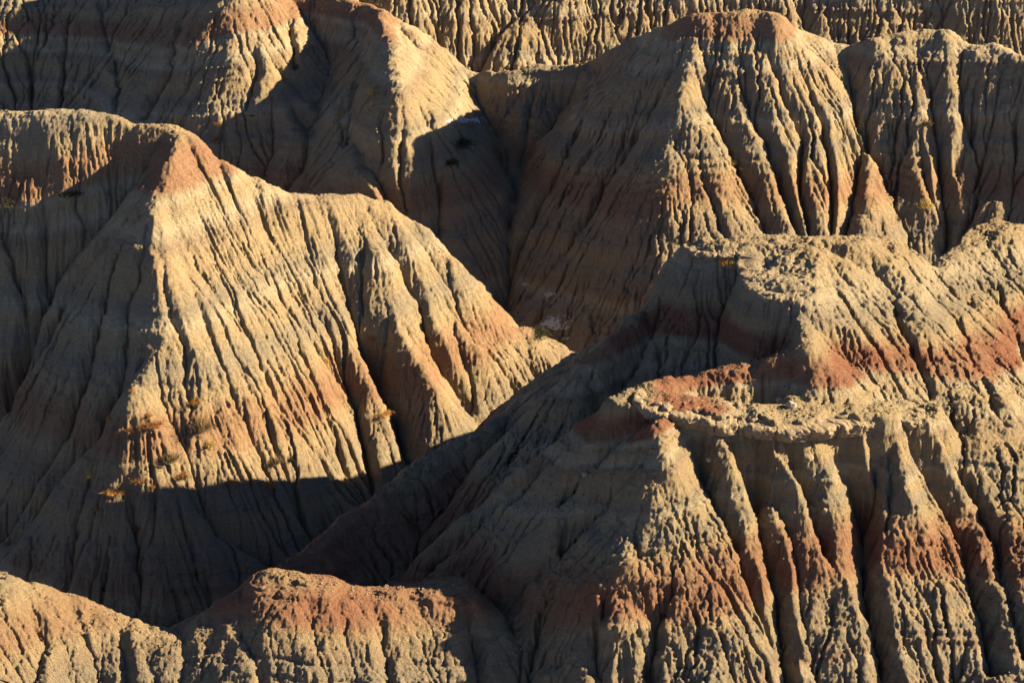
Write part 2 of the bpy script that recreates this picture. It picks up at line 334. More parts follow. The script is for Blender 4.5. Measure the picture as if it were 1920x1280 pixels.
# ------------------------------------------------------------------ materials
def new_mat(name):
    m = bpy.data.materials.new(name); m.use_nodes = True
    return m, m.node_tree, m.node_tree.nodes['Principled BSDF']
def rock_material(name, bump=1.0):
    m, t, bs = new_mat(name); N = t.nodes.new; L = t.links.new
    geo = N('ShaderNodeNewGeometry')
    at = N('ShaderNodeAttribute'); at.attribute_name = 'strat'
    rl = N('ShaderNodeAttribute'); rl.attribute_name = 'rill'
    def math_(op, a, b=None, c=None):
        n = N('ShaderNodeMath'); n.operation = op
        for i, v in enumerate((a, b, c)):
            if v is None: continue
            if isinstance(v, (int, float)): n.inputs[i].default_value = v
            else: L(v, n.inputs[i])
        return n.outputs[0]
    def nz(scale, detail=4, rough=0.6, vec=None, typ='NOISE'):
        n = N('ShaderNodeTexNoise'); n.inputs['Scale'].default_value = scale; n.inputs['Detail'].default_value = detail
        n.inputs['Roughness'].default_value = rough; L(vec or geo.outputs['Position'], n.inputs['Vector']); return n.outputs['Fac']
    n1 = nz(0.9, 5); n2 = nz(7.0, 4, 0.7)
    s = math_('ADD', at.outputs['Fac'], math_('MULTIPLY', math_('SUBTRACT', n1, 0.5), 0.05))
    s = math_('ADD', s, math_('MULTIPLY', math_('SUBTRACT', n2, 0.5), 0.03))
    s01 = math_('DIVIDE', math_('ADD', s, 1.0), 2.5)            # column runs -1 .. 1.5
    cr = N('ShaderNodeValToRGB'); L(s01, cr.inputs[0]); e = cr.color_ramp.elements
    G = (0.265,0.228,0.172,1); T = (0.345,0.27,0.17,1); PL = (0.385,0.33,0.235,1); BR = (0.285,0.222,0.155,1); O = (0.32,0.225,0.14,1)
    col = [(-1.0,G),(-0.82,BR),(-0.70,G),(-0.62,PL),(-0.58,BR),(-0.45,G),(-0.34,T),(-0.28,G),(-0.20,BR),(-0.12,T),(-0.06,O),(0.06,O),(0.13,T),(0.24,G),(0.34,T),(0.41,PL),(0.46,G),(0.55,T),(0.64,T),(0.70,BR),(0.76,PL),(0.84,T),(0.885,PL),(0.925,O),(1.05,O),(1.14,T),(1.22,G),(1.35,PL),(1.5,T)]
    e[0].position = 0.0; e[0].color = col[0][1]; e[1].position = 1.0; e[1].color = col[-1][1]
    for p, c in col[1:-1]:
        x = e.new((p+1)/2.5); x.color = c
    rd_ = N('ShaderNodeValToRGB'); L(s01, rd_.inputs[0]); r_ = rd_.color_ramp.elements
    K0 = (0,0,0,1); K1 = (1,1,1,1)
    r_[0].position = 0; r_[0].color = K0; r_[1].position = 1; r_[1].color = K0
    for p, c in ((-0.13,K0),(-0.05,K1),(0.02,K1),(0.10,K0),(0.885,K0),(0.93,K1),(1.03,K1),(1.10,K0),(-0.64,K0),(-0.60,(.4,.4,.4,1)),(-0.56,K0)):
        x = r_.new((p+1)/2.5); x.color = c
    rk = N('ShaderNodeAttribute'); rk.attribute_name = 'redness'
    patch = N('ShaderNodeMapRange'); L(nz(0.16, 4, 0.6), patch.inputs[0]); patch.inputs[1].default_value = 0.36; patch.inputs[2].default_value = 0.62
    rf = math_('MULTIPLY', rd_.outputs[0], math_('MULTIPLY', rk.outputs['Fac'], math_('MULTIPLY_ADD', patch.outputs[0], 0.65, 0.35)))
    mr = N('ShaderNodeMix'); mr.data_type = 'RGBA'; mr.clamp_factor = True; L(rf, mr.inputs[0]); L(cr.outputs[0], mr.inputs['A']); mr.inputs['B'].default_value = (0.255,0.12,0.078,1)
    # fine beds
    fb = N('ShaderNodeTexNoise'); fb.noise_dimensions = '1D'; L(math_('MULTIPLY', s, 26.0), fb.inputs['W']); fb.inputs['Detail'].default_value = 2
    v = math_('MULTIPLY_ADD', math_('SUBTRACT', fb.outputs['Fac'], 0.5), 0.6, 1.0)
    v = math_('MULTIPLY', v, math_('MULTIPLY_ADD', math_('SUBTRACT', nz(2.2, 6, 0.65), 0.5), 0.5, 1.0))
    v = math_('MULTIPLY', v, math_('MULTIPLY_ADD', math_('SUBTRACT', nz(18, 4, 0.8), 0.5), 1.1, 1.0))
    mx = N('ShaderNodeMix'); mx.data_type = 'RGBA'; mx.blend_type = 'MULTIPLY'; mx.inputs[0].default_value = 1
    L(mr.outputs['Result'], mx.inputs['A']); cc = N('ShaderNodeCombineColor')
    for i in range(3): L(v, cc.inputs[i])
    L(cc.outputs[0], mx.inputs['B'])
    # silt washed into the rills
    m2 = N('ShaderNodeMix'); m2.data_type = 'RGBA'; L(math_('MULTIPLY', rl.outputs['Fac'], 0.3), m2.inputs[0])
    L(mx.outputs['Result'], m2.inputs['A']); m2.inputs['B'].default_value = (0.23,0.19,0.14,1)
    L(m2.outputs['Result'], bs.inputs['Base Color'])
    bs.inputs['Roughness'].default_value = 0.95; bs.inputs['Specular IOR Level'].default_value = 0.12
    # popcorn clay
    vo = N('ShaderNodeTexVoronoi'); vo.inputs['Scale'].default_value = 4.6; vo.feature = 'F1'
    wv = N('ShaderNodeVectorMath'); wv.operation = 'ADD'; L(geo.outputs['Position'], wv.inputs[0])
    wn = N('ShaderNodeTexNoise'); wn.inputs['Scale'].default_value = 3.0; L(geo.outputs['Position'], wn.inputs['Vector'])
    sc = N('ShaderNodeVectorMath'); sc.operation = 'SCALE'; sc.inputs['Scale'].default_value = 0.35; L(wn.outputs['Color'], sc.inputs[0]); L(sc.outputs[0], wv.inputs[1])
    L(wv.outputs[0], vo.inputs['Vector'])
    hgt = math_('ADD', math_('MULTIPLY', math_('SUBTRACT', 1.0, vo.outputs['Distance']), 0.55), math_('MULTIPLY_ADD', nz(7.5, 6, 0.8), 2.3, math_('MULTIPLY', nz(3.2, 2, 0.5), 0.6)))
    b = N('ShaderNodeBump'); b.inputs['Strength'].default_value = 1.0; b.inputs['Distance'].default_value = 0.16*bump
    L(hgt, b.inputs['Height']); L(b.outputs[0], bs.inputs['Normal'])
    return m
ROCK = [rock_material('banded_clay', 1.0), rock_material('banded_clay_crusted', 1.3)]

def finish(o, label=None, cat=None, group=None, kind=None):
    if label: o['label'] = label
    if cat: o['category'] = cat
    if group: o['group'] = group
    if kind: o['kind'] = kind
    return o
def mesh_np(name, co, quads, mat, attrs=None, smooth=True, parent=None):
    me = bpy.data.meshes.new(name); k = quads.shape[1]
    me.vertices.add(len(co)); me.vertices.foreach_set('co', co.astype(np.float32).ravel())
    me.loops.add(quads.size); me.loops.foreach_set('vertex_index', quads.astype(np.int32).ravel())
    me.polygons.add(len(quads)); me.polygons.foreach_set('loop_start', np.arange(0, quads.size, k, dtype=np.int32))
    try: me.polygons.foreach_set('loop_total', np.full(len(quads), k, np.int32))
    except Exception: pass
    me.update(calc_edges=True)
    for nme, v in (attrs or {}).items():
        at = me.attributes.new(nme, 'FLOAT', 'POINT'); at.data.foreach_set('value', v.astype(np.float32))
    if smooth: me.polygons.foreach_set('use_smooth', np.ones(len(quads), bool))
    me.materials.append(mat)
    o = bpy.data.objects.new(name, me); scene.collection.objects.link(o); o.parent = parent
    return o

# ------------------------------------------------------------------ render mesh of the ground: a fan grid, finer near the viewer
def cub(A, x, y):
    fx = np.clip((x-X0)/CELL, 2, NX-3.001); fy = np.clip((y-Y0)/CELL, 2, NY-3.001)
    i = fx.astype(np.int64); j = fy.astype(np.int64); u = (fx-i).astype(np.float32); v = (fy-j).astype(np.float32)
    def wts(t): return (-0.5*t+t*t-0.5*t**3, 1-2.5*t*t+1.5*t**3, 0.5*t+2*t*t-1.5*t**3, -0.5*t*t+0.5*t**3)
    wx, wy = wts(u), wts(v); out = 0
    for b in range(4):
        row = 0
        for a in range(4): row = row + wx[a]*A[j+b-1, i+a-1]
        out = out+wy[b]*row
    return out
NC, NR = 1060, 1420
uu = np.linspace(-0.215, 0.215, NC)
rows = [181.0]
while rows[-1] < 372 and len(rows) < NR: rows.append(rows[-1]+0.090+(rows[-1]-181)*0.0006)
rows = np.array(rows); NR = len(rows)
U, YY = np.meshgrid(uu, rows)
XX = U*(YY+18)
Z = cub(H, XX, YY)
IDf = bil(ID.astype(np.float32), XX, YY)
hid = ID[np.clip(((YY-Y0)/CELL+0.5).astype(int), 0, NY-1), np.clip(((XX-X0)/CELL+0.5).astype(int), 0, NX-1)]
rill = np.clip((bil(LAC, XX, YY)-0.2)/1.6, 0, 1)
b0 = bil(B0, XX, YY); b1 = bil(B1, XX, YY); lv = bil(lowv, XX, YY)
def beds(k, x0, z0, x1, z1):
    global b0, b1
    b0 = np.where(hid == k, np.interp(XX, x0, z0), b0); b1 = np.where(hid == k, np.interp(XX, x1, z1), b1)
beds(0, [-33, -12, 0], [0.4, -1.0, 0.0], [-46, -36], [17.6, 19.7])
beds(1, [-30, 3, 12, 20, 45, 58], [-1.6, 0.0, 1.0, 3.2, 1.7, 2.0], [-60, -50, -34, -18, 10, 20, 60], [8.4, 8.6, 12.8, 13.3, 14.5, 17.8, 17.5])
beds(3, [-8, -3, 0, 3, 6, 9.4, 12.4, 19, 30, 39, 46], [-3, -0.8, -1.2, 0.0, 1.3, 1.8, 1.6, 2.1, 2.3, 1.0, 0.0], [2, 8, 14, 24, 33, 39, 46], [9.6, 10.9, 13.0, 13.5, 12.0, 10.8, 9.7])
beds(4, [-27, -20, -5], [0.6, 1.3, -0.6], [-27, -20, -5], [13, 14, 12])
strat = (Z+lv*0.4-b0)/(b1-b0)
ab = np.abs(strat)
strat = np.where((hid == 3) & (ab < 0.5), np.sign(strat)*np.where(ab < 0.2, ab*0.5, 0.1+(ab-0.2)*1.3333), strat)
# clods and small ledges: displaced along the normal
def normals(X, Y, Z):
    dzr = np.gradient(Z, axis=0); dyr = np.gradient(Y, axis=0); dxr = np.gradient(X, axis=0)
    dzc = np.gradient(Z, axis=1); dyc = np.gradient(Y, axis=1); dxc = np.gradient(X, axis=1)
    nx = dyc*dzr-dzc*dyr; ny = dzc*dxr-dxc*dzr; nz_ = dxc*dyr-dyc*dxr
    l = np.sqrt(nx*nx+ny*ny+nz_*nz_)+1e-9
    return nx/l, ny/l, nz_/l
nx, ny, nzv = normals(XX, YY, Z)
near = np.where(hid == 3, 0.8, np.where(hid == 4, 0.42, 0.3))
xs, ys, zs = XX, YY, Z
n_a = noise(xs/0.95, ys/0.95, zs/1.3, seed=31); n_b = noise(xs/0.42, ys/0.42, zs/0.5, seed=32); n_c = noise(xs/0.21, ys/0.21, zs/0.24, seed=33)
billow = np.abs(n_a)-0.25
lump = np.abs(n_b)-0.25; grain = np.abs(n_c)-0.25
bl = H.copy()
for _ in range(10):
    bl = (bl+shift(bl, 0, 1, 0)+shift(bl, 0, -1, 0)+shift(bl, 1, 0, 0)+shift(bl, -1, 0, 0))/5
gyy, gxx = np.gradient(bl[2:-2, 2:-2], CELL); gyy = np.pad(gyy, 2, mode='edge'); gxx = np.pad(gxx, 2, mode='edge')
def lic(width, step, n, seed):
    ii = np.clip(((XX-X0)/CELL+0.5).astype(np.int32), 0, NX-1); jj = np.clip(((YY-Y0)/CELL+0.5).astype(np.int32), 0, NY-1)
    acc = noise(XX/width, YY/width, seed=seed).astype(np.float32)
    for sg in (-1, 1):
        x = XX.copy(); y = YY.copy()
        for k in range(n):
            i = np.clip(((x-X0)/CELL+0.5).astype(np.int32), 0, NX-1); j = np.clip(((y-Y0)/CELL+0.5).astype(np.int32), 0, NY-1)
            a = gxx[j, i]; b = gyy[j, i]; l = np.sqrt(a*a+b*b)+0.05
            x = x+sg*step*a/l; y = y+sg*step*b/l
            acc += noise(x/width, y/width, seed=seed)*(1-0.8*(k+1)/n)
    return acc/acc.std()
streak = lic(0.30, 0.26, 6, 51); fine = lic(0.19, 0.2, 4, 52)
slopeq = sstep(0.25, 0.6, 1-nzv)
crack = np.clip(-streak-0.3, 0, 2.2)
disp = 0
patchy = 0.45+0.9*sstep(-0.3, 0.5, noise(xs/4.5, ys/4.5, zs/4.5, seed=61))
disp = near*patchy*(0.17*billow+0.16*lump+(0.10+0.42*(hid == 3)*sstep(14, 8, XX)*(YY < 206))*noise(xs/1.5, ys/1.5, zs/1.9, seed=35)) + (0.55+0.45*near)*0.22*(1-0.35*(hid >= 3))*grain + slopeq*(0.3+0.9*sstep(-0.4, 0.5, noise(xs/3.2, ys/3.2, zs/3.2, seed=63)))*(0.030*streak+0.030*fine-0.13*crack)
# thin hard beds stand proud
bed = noise(strat*34, strat*0+0.5, seed=41)
disp = disp + 0.11*sstep(0.12, 0.3, bed)*(nzv < 0.93)*(0.3+sstep(-0.2, 0.4, noise(xs/5, ys/5, zs/2, seed=64)))
disp = disp*(1-0.5*rill)
co = np.stack([XX+nx*disp, YY+ny*disp, Z+nzv*disp], -1).reshape(-1, 3)
vid = np.arange(NR*NC).reshape(NR, NC)
quads = np.stack([vid[:-1, :-1], vid[:-1, 1:], vid[1:, 1:], vid[1:, :-1]], -1).reshape(-1, 4)
qh = hid[:-1, :-1].reshape(-1)
NAMES = {0: 'hill_left', 1: 'hill_behind', 2: 'far_ridge', 3: 'hill_right', 4: 'near_ridge'}
redk = np.vectorize(REDK.get)(np.arange(5))[hid]*(0.75+0.35*sstep(0.5, 0.95, strat))
redk = np.where(hid == 4, 0.2+0.7*sstep(-33, -27, XX), redk); redf = redk.reshape(-1); sflat = strat.reshape(-1); rflat = rill.reshape(-1)
for k, nme in NAMES.items():
    q = quads[qh == k]
    if len(q) == 0: continue
    used, inv = np.unique(q, return_inverse=True)
    o = mesh_np(nme, co[used], inv.reshape(-1, 4), ROCK[1 if k in (3, 4) else 0], {'strat': sflat[used], 'rill': rflat[used], 'redness': redf[used]})
    finish(o, kind='structure')
# coarse continuation of the same ground outside the picture
def coarse(name, xa, xb, ya, yb, step):
    x = np.arange(xa, xb+step*0.5, step); y = np.arange(ya, yb+step*0.5, step); X, Y = np.meshgrid(x, y)
    z = cub(H, X, Y); s = (z-1)/14.0
    edge = np.minimum(np.minimum(X-X0, X1-X), np.minimum(Y-Y0, Y1-Y)); z = np.where(edge < 1.2, -27.5, z)
    v = np.arange(X.size).reshape(X.shape)
    q = np.stack([v[:-1, :-1], v[:-1, 1:], v[1:, 1:], v[1:, :-1]], -1).reshape(-1, 4)
    # leave out what the fine mesh already covers
    cx = (X[:-1, :-1]+step/2).reshape(-1); cy = (Y[:-1, :-1]+step/2).reshape(-1)
    ins = (np.abs(cx) < 0.215*(cy+18)-step*1.2) & (cy > rows[0]+step*1.2) & (cy < rows[-1]-step*1.2)
    q = q[~ins]; used, inv = np.unique(q, return_inverse=True)
    cc = np.stack([X, Y, z-0.12], -1).reshape(-1, 3)
    o = mesh_np(name, cc[used], inv.reshape(-1, 4), ROCK[0], {'strat': s.reshape(-1)[used], 'rill': np.zeros(len(used))})
    finish(o, kind='structure')
coarse('outer_hills', X0+0.4, X1-0.6, Y0+0.4, Y1-0.6, 0.6)
g = np.array([[-3000,-3000,-27],[3000,-3000,-27],[3000,5000,-27],[-3000,5000,-27]], float)
finish(mesh_np('ground', g, np.array([[0,1,2,3]]), ROCK[0], {'strat': np.full(4, -0.9), 'rill': np.zeros(4)}), kind='structure')

# ------------------------------------------------------------------ small things
def clay(name, c, rough=0.95, bump=0.05, scale=6.0, var=0.5):
    m, t, bs = new_mat(name); N = t.nodes.new; L = t.links.new
    tc = N('ShaderNodeNewGeometry'); n = N('ShaderNodeTexNoise'); n.inputs['Scale'].default_value = scale; n.inputs['Detail'].default_value = 6
    n.inputs['Roughness'].default_value = 0.65; L(tc.outputs['Position'], n.inputs['Vector'])
    mr = N('ShaderNodeMapRange'); L(n.outputs['Fac'], mr.inputs[0]); mr.inputs[1].default_value = 0.25; mr.inputs[2].default_value = 0.75
    mr.inputs[3].default_value = 1-var*0.6; mr.inputs[4].default_value = 1+var*0.6
    mx = N('ShaderNodeMix'); mx.data_type = 'RGBA'; mx.blend_type = 'MULTIPLY'; mx.inputs[0].default_value = 1; mx.inputs['A'].default_value = (*c, 1)
    cc = N('ShaderNodeCombineColor')
    for i in range(3): L(mr.outputs[0], cc.inputs[i])
    L(cc.outputs[0], mx.inputs['B']); L(mx.outputs['Result'], bs.inputs['Base Color'])
    bs.inputs['Roughness'].default_value = rough; bs.inputs['Specular IOR Level'].default_value = 0.15
    if bump:
        b = N('ShaderNodeBump'); b.inputs['Distance'].default_value = bump; L(n.outputs['Fac'], b.inputs['Height']); L(b.outputs[0], bs.inputs['Normal'])
    return m
M_STONE = clay('crusted_stone', (0.245,0.197,0.138), bump=0.16, scale=5.5, var=0.7)
M_GREY = clay('grey_stone', (0.33,0.29,0.23), bump=0.05, scale=8)
M_GOLD = clay('golden_twigs', (0.42,0.23,0.07), bump=0, scale=14, var=0.6)
M_RUST = clay('rusty_twigs', (0.27,0.14,0.06), bump=0, scale=14, var=0.6)
M_STRAW = clay('straw_grass', (0.48,0.36,0.14), bump=0, scale=14, var=0.6)
M_BROWN = clay('grey_brown_twigs', (0.17,0.125,0.075), bump=0, scale=14, var=0.7)
M_DARK = clay('dark_twigs', (0.05,0.05,0.03), bump=0, scale=14, var=0.6)
M_WOOD = clay('dead_wood', (0.30,0.25,0.20), bump=0, scale=20)
M_SNOW = clay('shade_toned_snow', (0.34,0.35,0.38), rough=0.6, bump=0.03, scale=7, var=0.15)  # snow colour darkened to look shaded even where the sun reaches it

def empty(name, loc, **kw):
    o = bpy.data.objects.new(name, None); scene.collection.objects.link(o); o.location = loc; o.empty_display_size = 0.3
    return finish(o, **kw)
import bmesh
def ico(sub):
    bm = bmesh.new(); bmesh.ops.create_icosphere(bm, subdivisions=sub, radius=1.0)
    v = np.array([p.co[:] for p in bm.verts]); f = np.array([[q.index for q in t.verts] for t in bm.faces]); bm.free(); return v, f
ICO3, ICO4 = ico(3), ico(4)
def stone_mesh(sx, sy, sz, seed, base=ICO3, layered=0.0, blocky=0.6):
    v, f = base; v = v.copy(); r = np.abs(v).max(1, keepdims=True)
    v = v*(1-blocky)+(v/r)*blocky*0.82
    q = v*1.7+seed*7.3
    d = 0.20*noise(q[:,0], q[:,1], q[:,2], seed=seed)+0.10*noise(q[:,0]*2.7, q[:,1]*2.7, q[:,2]*2.7, seed=seed+1)+0.05*noise(q[:,0]*6, q[:,1]*6, q[:,2]*6, seed=seed+2)
    if layered: d = d+layered*np.sign(np.sin(v[:,2]*9+noise(q[:,0], q[:,1], seed=seed+5)))*(np.abs(v[:,2]) < 0.7)
    v = v*(1+d[:, None]); return v*np.array([sx, sy, sz]), f
def blades(name, parent, mat, n, r, h, width, seed, spread=1.0, origin_r=0.12, curl=0.3, up=None):
    """n thin twigs or blades leaving a small crown, each a bent two-quad ribbon with its own width and direction"""
    g_ = np.random.default_rng(seed); a = g_.uniform(0, 2*math.pi, n); e = g_.beta(1.6, 1.3, n)*spread
    dx, dy, dz = np.cos(a)*np.sin(e*1.45), np.sin(a)*np.sin(e*1.45), np.cos(e*1.45)
    ln = g_.uniform(0.35, 1.0, n)*(0.72+0.28*np.sin(a*2+seed)*np.cos(a*3-seed*1.7))
    ox = g_.normal(0, origin_r*r, n); oy = g_.normal(0, origin_r*r, n)
    p0 = np.stack([ox, oy, np.zeros(n)], 1)
    sc = np.array([r, r, h]); p1 = p0+np.stack([dx, dy, dz], 1)*sc*(ln*0.55)[:, None]
    p2 = p0+np.stack([dx, dy, dz], 1)*sc*ln[:, None]+g_.normal(0, curl*0.18*r, (n, 3)); p2[:, 2] -= curl*0.12*r*e
    b = g_.normal(0, 1, (n, 3)); b /= np.linalg.norm(b, axis=1, keepdims=True); wv = b*width
    P_ = np.stack([p0-wv, p0+wv, p1-wv, p1+wv, p2-wv*0.3, p2+wv*0.3], 1).reshape(-1, 3)
    k = np.arange(n)[:, None]*6; Q = np.concatenate([k+np.array([[0,1,3,2]]), k+np.array([[2,3,5,4]])])
    return mesh_np(name, P_, Q, mat, smooth=False, parent=parent)
def twig_tube(name, parent, mat, paths, rad):
    V, Q = [], []
    for path in paths:
        p = np.array(path); n = len(p)
        t = np.gradient(p, axis=0); t /= np.linalg.norm(t, axis=1, keepdims=True)+1e-9
        u = np.cross(t, [0.3, 0.2, 0.93]); u /= np.linalg.norm(u, axis=1, keepdims=True)+1e-9; w_ = np.cross(t, u)
        b = len(V)
        for i in range(n):
            rr = rad*(1-0.75*i/(n-1))
            for k in range(4):
                c, s_ = math.cos(k*math.pi/2), math.sin(k*math.pi/2); V.append(p[i]+u[i]*c*rr+w_[i]*s_*rr)
        for i in range(n-1):
            for k in range(4): Q.append([b+i*4+k, b+i*4+(k+1) % 4, b+i*4+4+(k+1) % 4, b+i*4+4+k])
    return mesh_np(name, np.array(V), np.array(Q), mat, parent=parent)

def ground_at(px, py, up=0.0):
    p = cast(H, px, py); return None if p is None else Vector((p[0], p[1], p[2]+up))
MPP = lambda p: math.sqrt(p[0]**2+p[1]**2+(HC-p[2])**2)/FPX      # metres per photograph pixel at a point
PX_LOG = []
def bush(px, py, wpx, hpx, kind, label, name='shrub', cat='shrub', group='dry shrubs on the clay slopes'):
    p = ground_at(px, py+hpx*0.3)
    if p is None: return
    m = MPP(p); r = wpx*m*0.48; h = hpx*m*0.85; seed = int(px*7+py)
    o = empty(name, p-Vector((0, 0, 0.03)), label=label, cat=cat, group=group)
    o.rotation_euler.z = seed % 7
    mats = {'gold': (M_GOLD, M_RUST), 'rust': (M_RUST, M_BROWN), 'straw': (M_STRAW, M_GOLD), 'brown': (M_BROWN, M_STRAW), 'dark': (M_DARK, M_BROWN)}[kind]
    for b_ in (blades('foliage', o, mats[0], int(380+320*r), r*0.95, h*0.8, 0.013+0.003*r, seed, origin_r=0.42, curl=0.5),
        blades('stems', o, mats[1], 60, r*0.95, h*0.9, 0.012, seed+1, origin_r=0.35, curl=0.7)): b_['kind'] = 'stuff'
    return o

SHRUBS = [
 (608,672,24,20,'gold','bright golden tuft alone on the sunlit right face of the left hill'),
 (697,632,20,16,'gold','small golden tuft just right of the deepest gully of the left hill'),
 (365,748,26,24,'gold','orange tuft at the top of the long dry brush strip on the left hill'),
 (378,785,46,60,'brown','long grey brown brush strip below an orange tuft on the left hill'),
 (392,828,26,22,'straw','pale yellow shrub at the lower end of the brush strip on the left hill'),
 (285,790,54,16,'rust','low wide rusty shrub on the small bench of the left hill'),
 (278,775,16,14,'gold','small orange tuft just above the low wide rusty shrub'),
 (247,730,12,12,'gold','tiny orange tuft beside the spine of the left hill, left of the brush strip'),
 (205,780,14,18,'gold','orange tuft at the edge of the leftmost dark gully, level with the small bench'),
 (242,802,18,16,'rust','brown shrub at the left end of the small bench on the left hill'),
 (236,645,20,18,'rust','dark rust shrub in the shaded gully high on the left hill'),
 (318,850,40,40,'brown','round grey brown shrub above the small cave hollow of the left hill'),
 (338,885,36,22,'rust','rusty orange shrub hanging over the small hollow of the left hill'),
 (167,882,26,30,'straw','pale straw coloured shrub on a rib at the lower left of the left hill'),
 (212,916,42,14,'gold','long low orange shrub below the reddish ribs of the left hill'),
 (262,895,36,16,'rust','flat rusty shrub left of the sunlit foot of the left hill'),
 (284,910,12,14,'gold','small orange tuft just above the shadow line of the left hill'),
 (182,948,22,16,'rust','dull orange shrub at the top of the left shaded gully'),
 (434,900,20,18,'gold','orange shrub beside the long sunlit rib, second from the left above the shadow line'),
 (505,905,22,22,'gold','yellow orange shrub in the middle of the lit foot of the left hill'),
 (515,858,36,26,'brown','grey brown shrub below the middle of the lit face, left one of two'),
 (542,856,26,20,'dark','dark shrub below the middle of the lit face, right one of two'),
 (256,985,20,16,'rust','dark rust shrub low in the shaded gully under the left hill'),
 (700,168,24,30,'straw','pale round shrub on the far slope beside a black gully, upper of two'),
 (702,194,20,14,'straw','small pale shrub on the far slope beside a black gully, lower of two'),
 (632,210,20,8,'straw','thin yellow grass tuft at the edge of the far lit spur'),
 (865,262,56,26,'dark','wide dark shrub on the shaded far slope below the snow'),
 (845,300,34,18,'dark','dark shrub in the shaded far gully under the wide dark shrub'),
 (1005,620,60,18,'dark','dark brush on the valley floor beside the largest snow patch'),
 (1255,360,10,10,'straw','tiny pale tuft at the left edge of the far sunlit buttress'),
 (1372,302,22,16,'straw','pale shrub on the lit right flank of the far buttress, upper of three'),
 (1392,312,14,12,'straw','small pale tuft where the far buttress meets the dark gully'),
 (1408,352,18,16,'gold','golden shrub in the gully right of the far buttress'),
 (1412,372,18,16,'rust','brown shrub just below the golden shrub right of the far buttress'),
 (1738,226,26,18,'brown','spiky pale brown shrub in the shade between two far ribs'),
 (1735,378,30,30,'straw','yellowish shrub on the right side of the narrow far rib'),
 (1802,372,12,8,'gold','tiny orange tuft in the shade right of the widest far gully'),
 (1358,488,20,24,'gold','golden shrub at the left edge of the flat hilltop'),
 (1345,478,14,12,'brown','small brown shrub just left of the golden one on the flat hilltop'),
 (1375,492,22,24,'straw','thin pale grass tuft right of the golden shrub on the flat hilltop'),
 (1245,815,14,12,'gold','small golden tuft under the left end of the overhanging ledge'),
 (128,358,50,20,'dark','dark shrub with pale tips on the shaded wall left of the red cone'),
 (15,372,46,32,'dark','dark brown brush at the left edge of the shaded wall'),
 (408,230,14,12,'rust','rust coloured shrub on the shaded flank of the far spur, upper of two'),
 (406,258,16,20,'rust','rust coloured shrub on the shaded flank of the far spur, lower of two'),
 (472,215,10,8,'rust','tiny reddish shrub in the shade left of the far lit spur'),
 (718,772,36,8,'gold','thin orange grass line on a rib between two deep gullies of the left hill'),
]
for px, py, wp, hp, k, lab in SHRUBS: bush(px, py, wp, hp, k, lab)

# dead wiry bush on the shaded slope
p = ground_at(998, 905)
if p is not None:
    o = empty('dead_bush', p, label='dead grey bush of thin arching twigs on the shaded slope below the ledge', cat='bush')
    gr = random.Random(3)
    def arch(k, sub=False):
        a = gr.uniform(-0.7, 0.7)+(math.pi if gr.random() < 0.72 else 0); L_ = gr.uniform(1.0, 2.2); pk = gr.uniform(0.5, 1.3); y = gr.uniform(-0.9, 0.9)
        return [(math.cos(a)*L_*t+0.05*gr.gauss(0, 1), y*t*0.7+0.04*gr.gauss(0, 1), pk*math.sin(t*2.4)*1.1+0.03*gr.gauss(0, 1)) for t in np.linspace(0, 1, 7)]
    for k in range(9): twig_tube('branch', o, M_WOOD, [arch(k)], 0.022)
    twig_tube('twigs', o, M_WOOD, [arch(k) for k in range(26)], 0.010)

# snow lying in the shaded hollows: lumpy sheets that follow the ground
def snow(px, py, wpx, hpx, label, seed):
    nx_, ny_ = max(14, int(wpx*0.7)), max(8, int(hpx*0.8)); pts = []; th = []
    c = ground_at(px, py)
    if c is None: return
    for jj in range(ny_):
        for ii in range(nx_):
            a = (ii/(nx_-1)-0.5)*1.2; b_ = (jj/(ny_-1)-0.5)*1.2
            g_ = ground_at(px+a*wpx, py+b_*hpx)
            pts.append(g_ if g_ is not None else c); n_ = float(noise(np.array([a*wpx/9.0]), np.array([b_*hpx/4.0]), seed=seed)[0]+0.5*noise(np.array([a*wpx/3.5]), np.array([b_*hpx/1.8]), seed=seed+1)[0])
            th.append(0.09*(1-4*(a*a+b_*b_)+0.9*n_))
    V = np.array([[p[0]-c[0], p[1]-c[1], p[2]-c[2]+0.10+min(max(t, -0.1), 0.10)] for p, t in zip(pts, th)]); th = np.array(th)
    v = np.arange(nx_*ny_).reshape(ny_, nx_); q = np.stack([v[:-1, :-1], v[1:, :-1], v[1:, 1:], v[:-1, 1:]], -1).reshape(-1, 4)
    ok = (th[q] > 0).all(1) & (np.ptp(V[q][:, :, 1], axis=1) < 1.5); q = q[ok]
    if len(q) == 0: return
    used, inv = np.unique(q, return_inverse=True)
    ob = mesh_np('snow_patch', V[used], inv.reshape(-1, 4), M_SNOW); ob.location = c
    sol = ob.modifiers.new('thick', 'SOLIDIFY'); sol.thickness = 0.08; sol.offset = -1
    finish(ob, label=label, cat='snow patch', group='snow patches in the shade')
snow(880, 228, 84, 12, 'long thin snow streak high on the shaded far slope', 3)
snow(1050, 607, 66, 30, 'largest snow patch, on the dark valley floor', 7)
snow(1030, 553, 26, 14, 'small snow patch above the largest one in the dark valley', 9)
snow(984, 534, 18, 6, 'tiny snow streak, uppermost in the dark valley', 13)
snow(1062, 637, 14, 6, 'tiny snow spot just under the largest patch', 15)

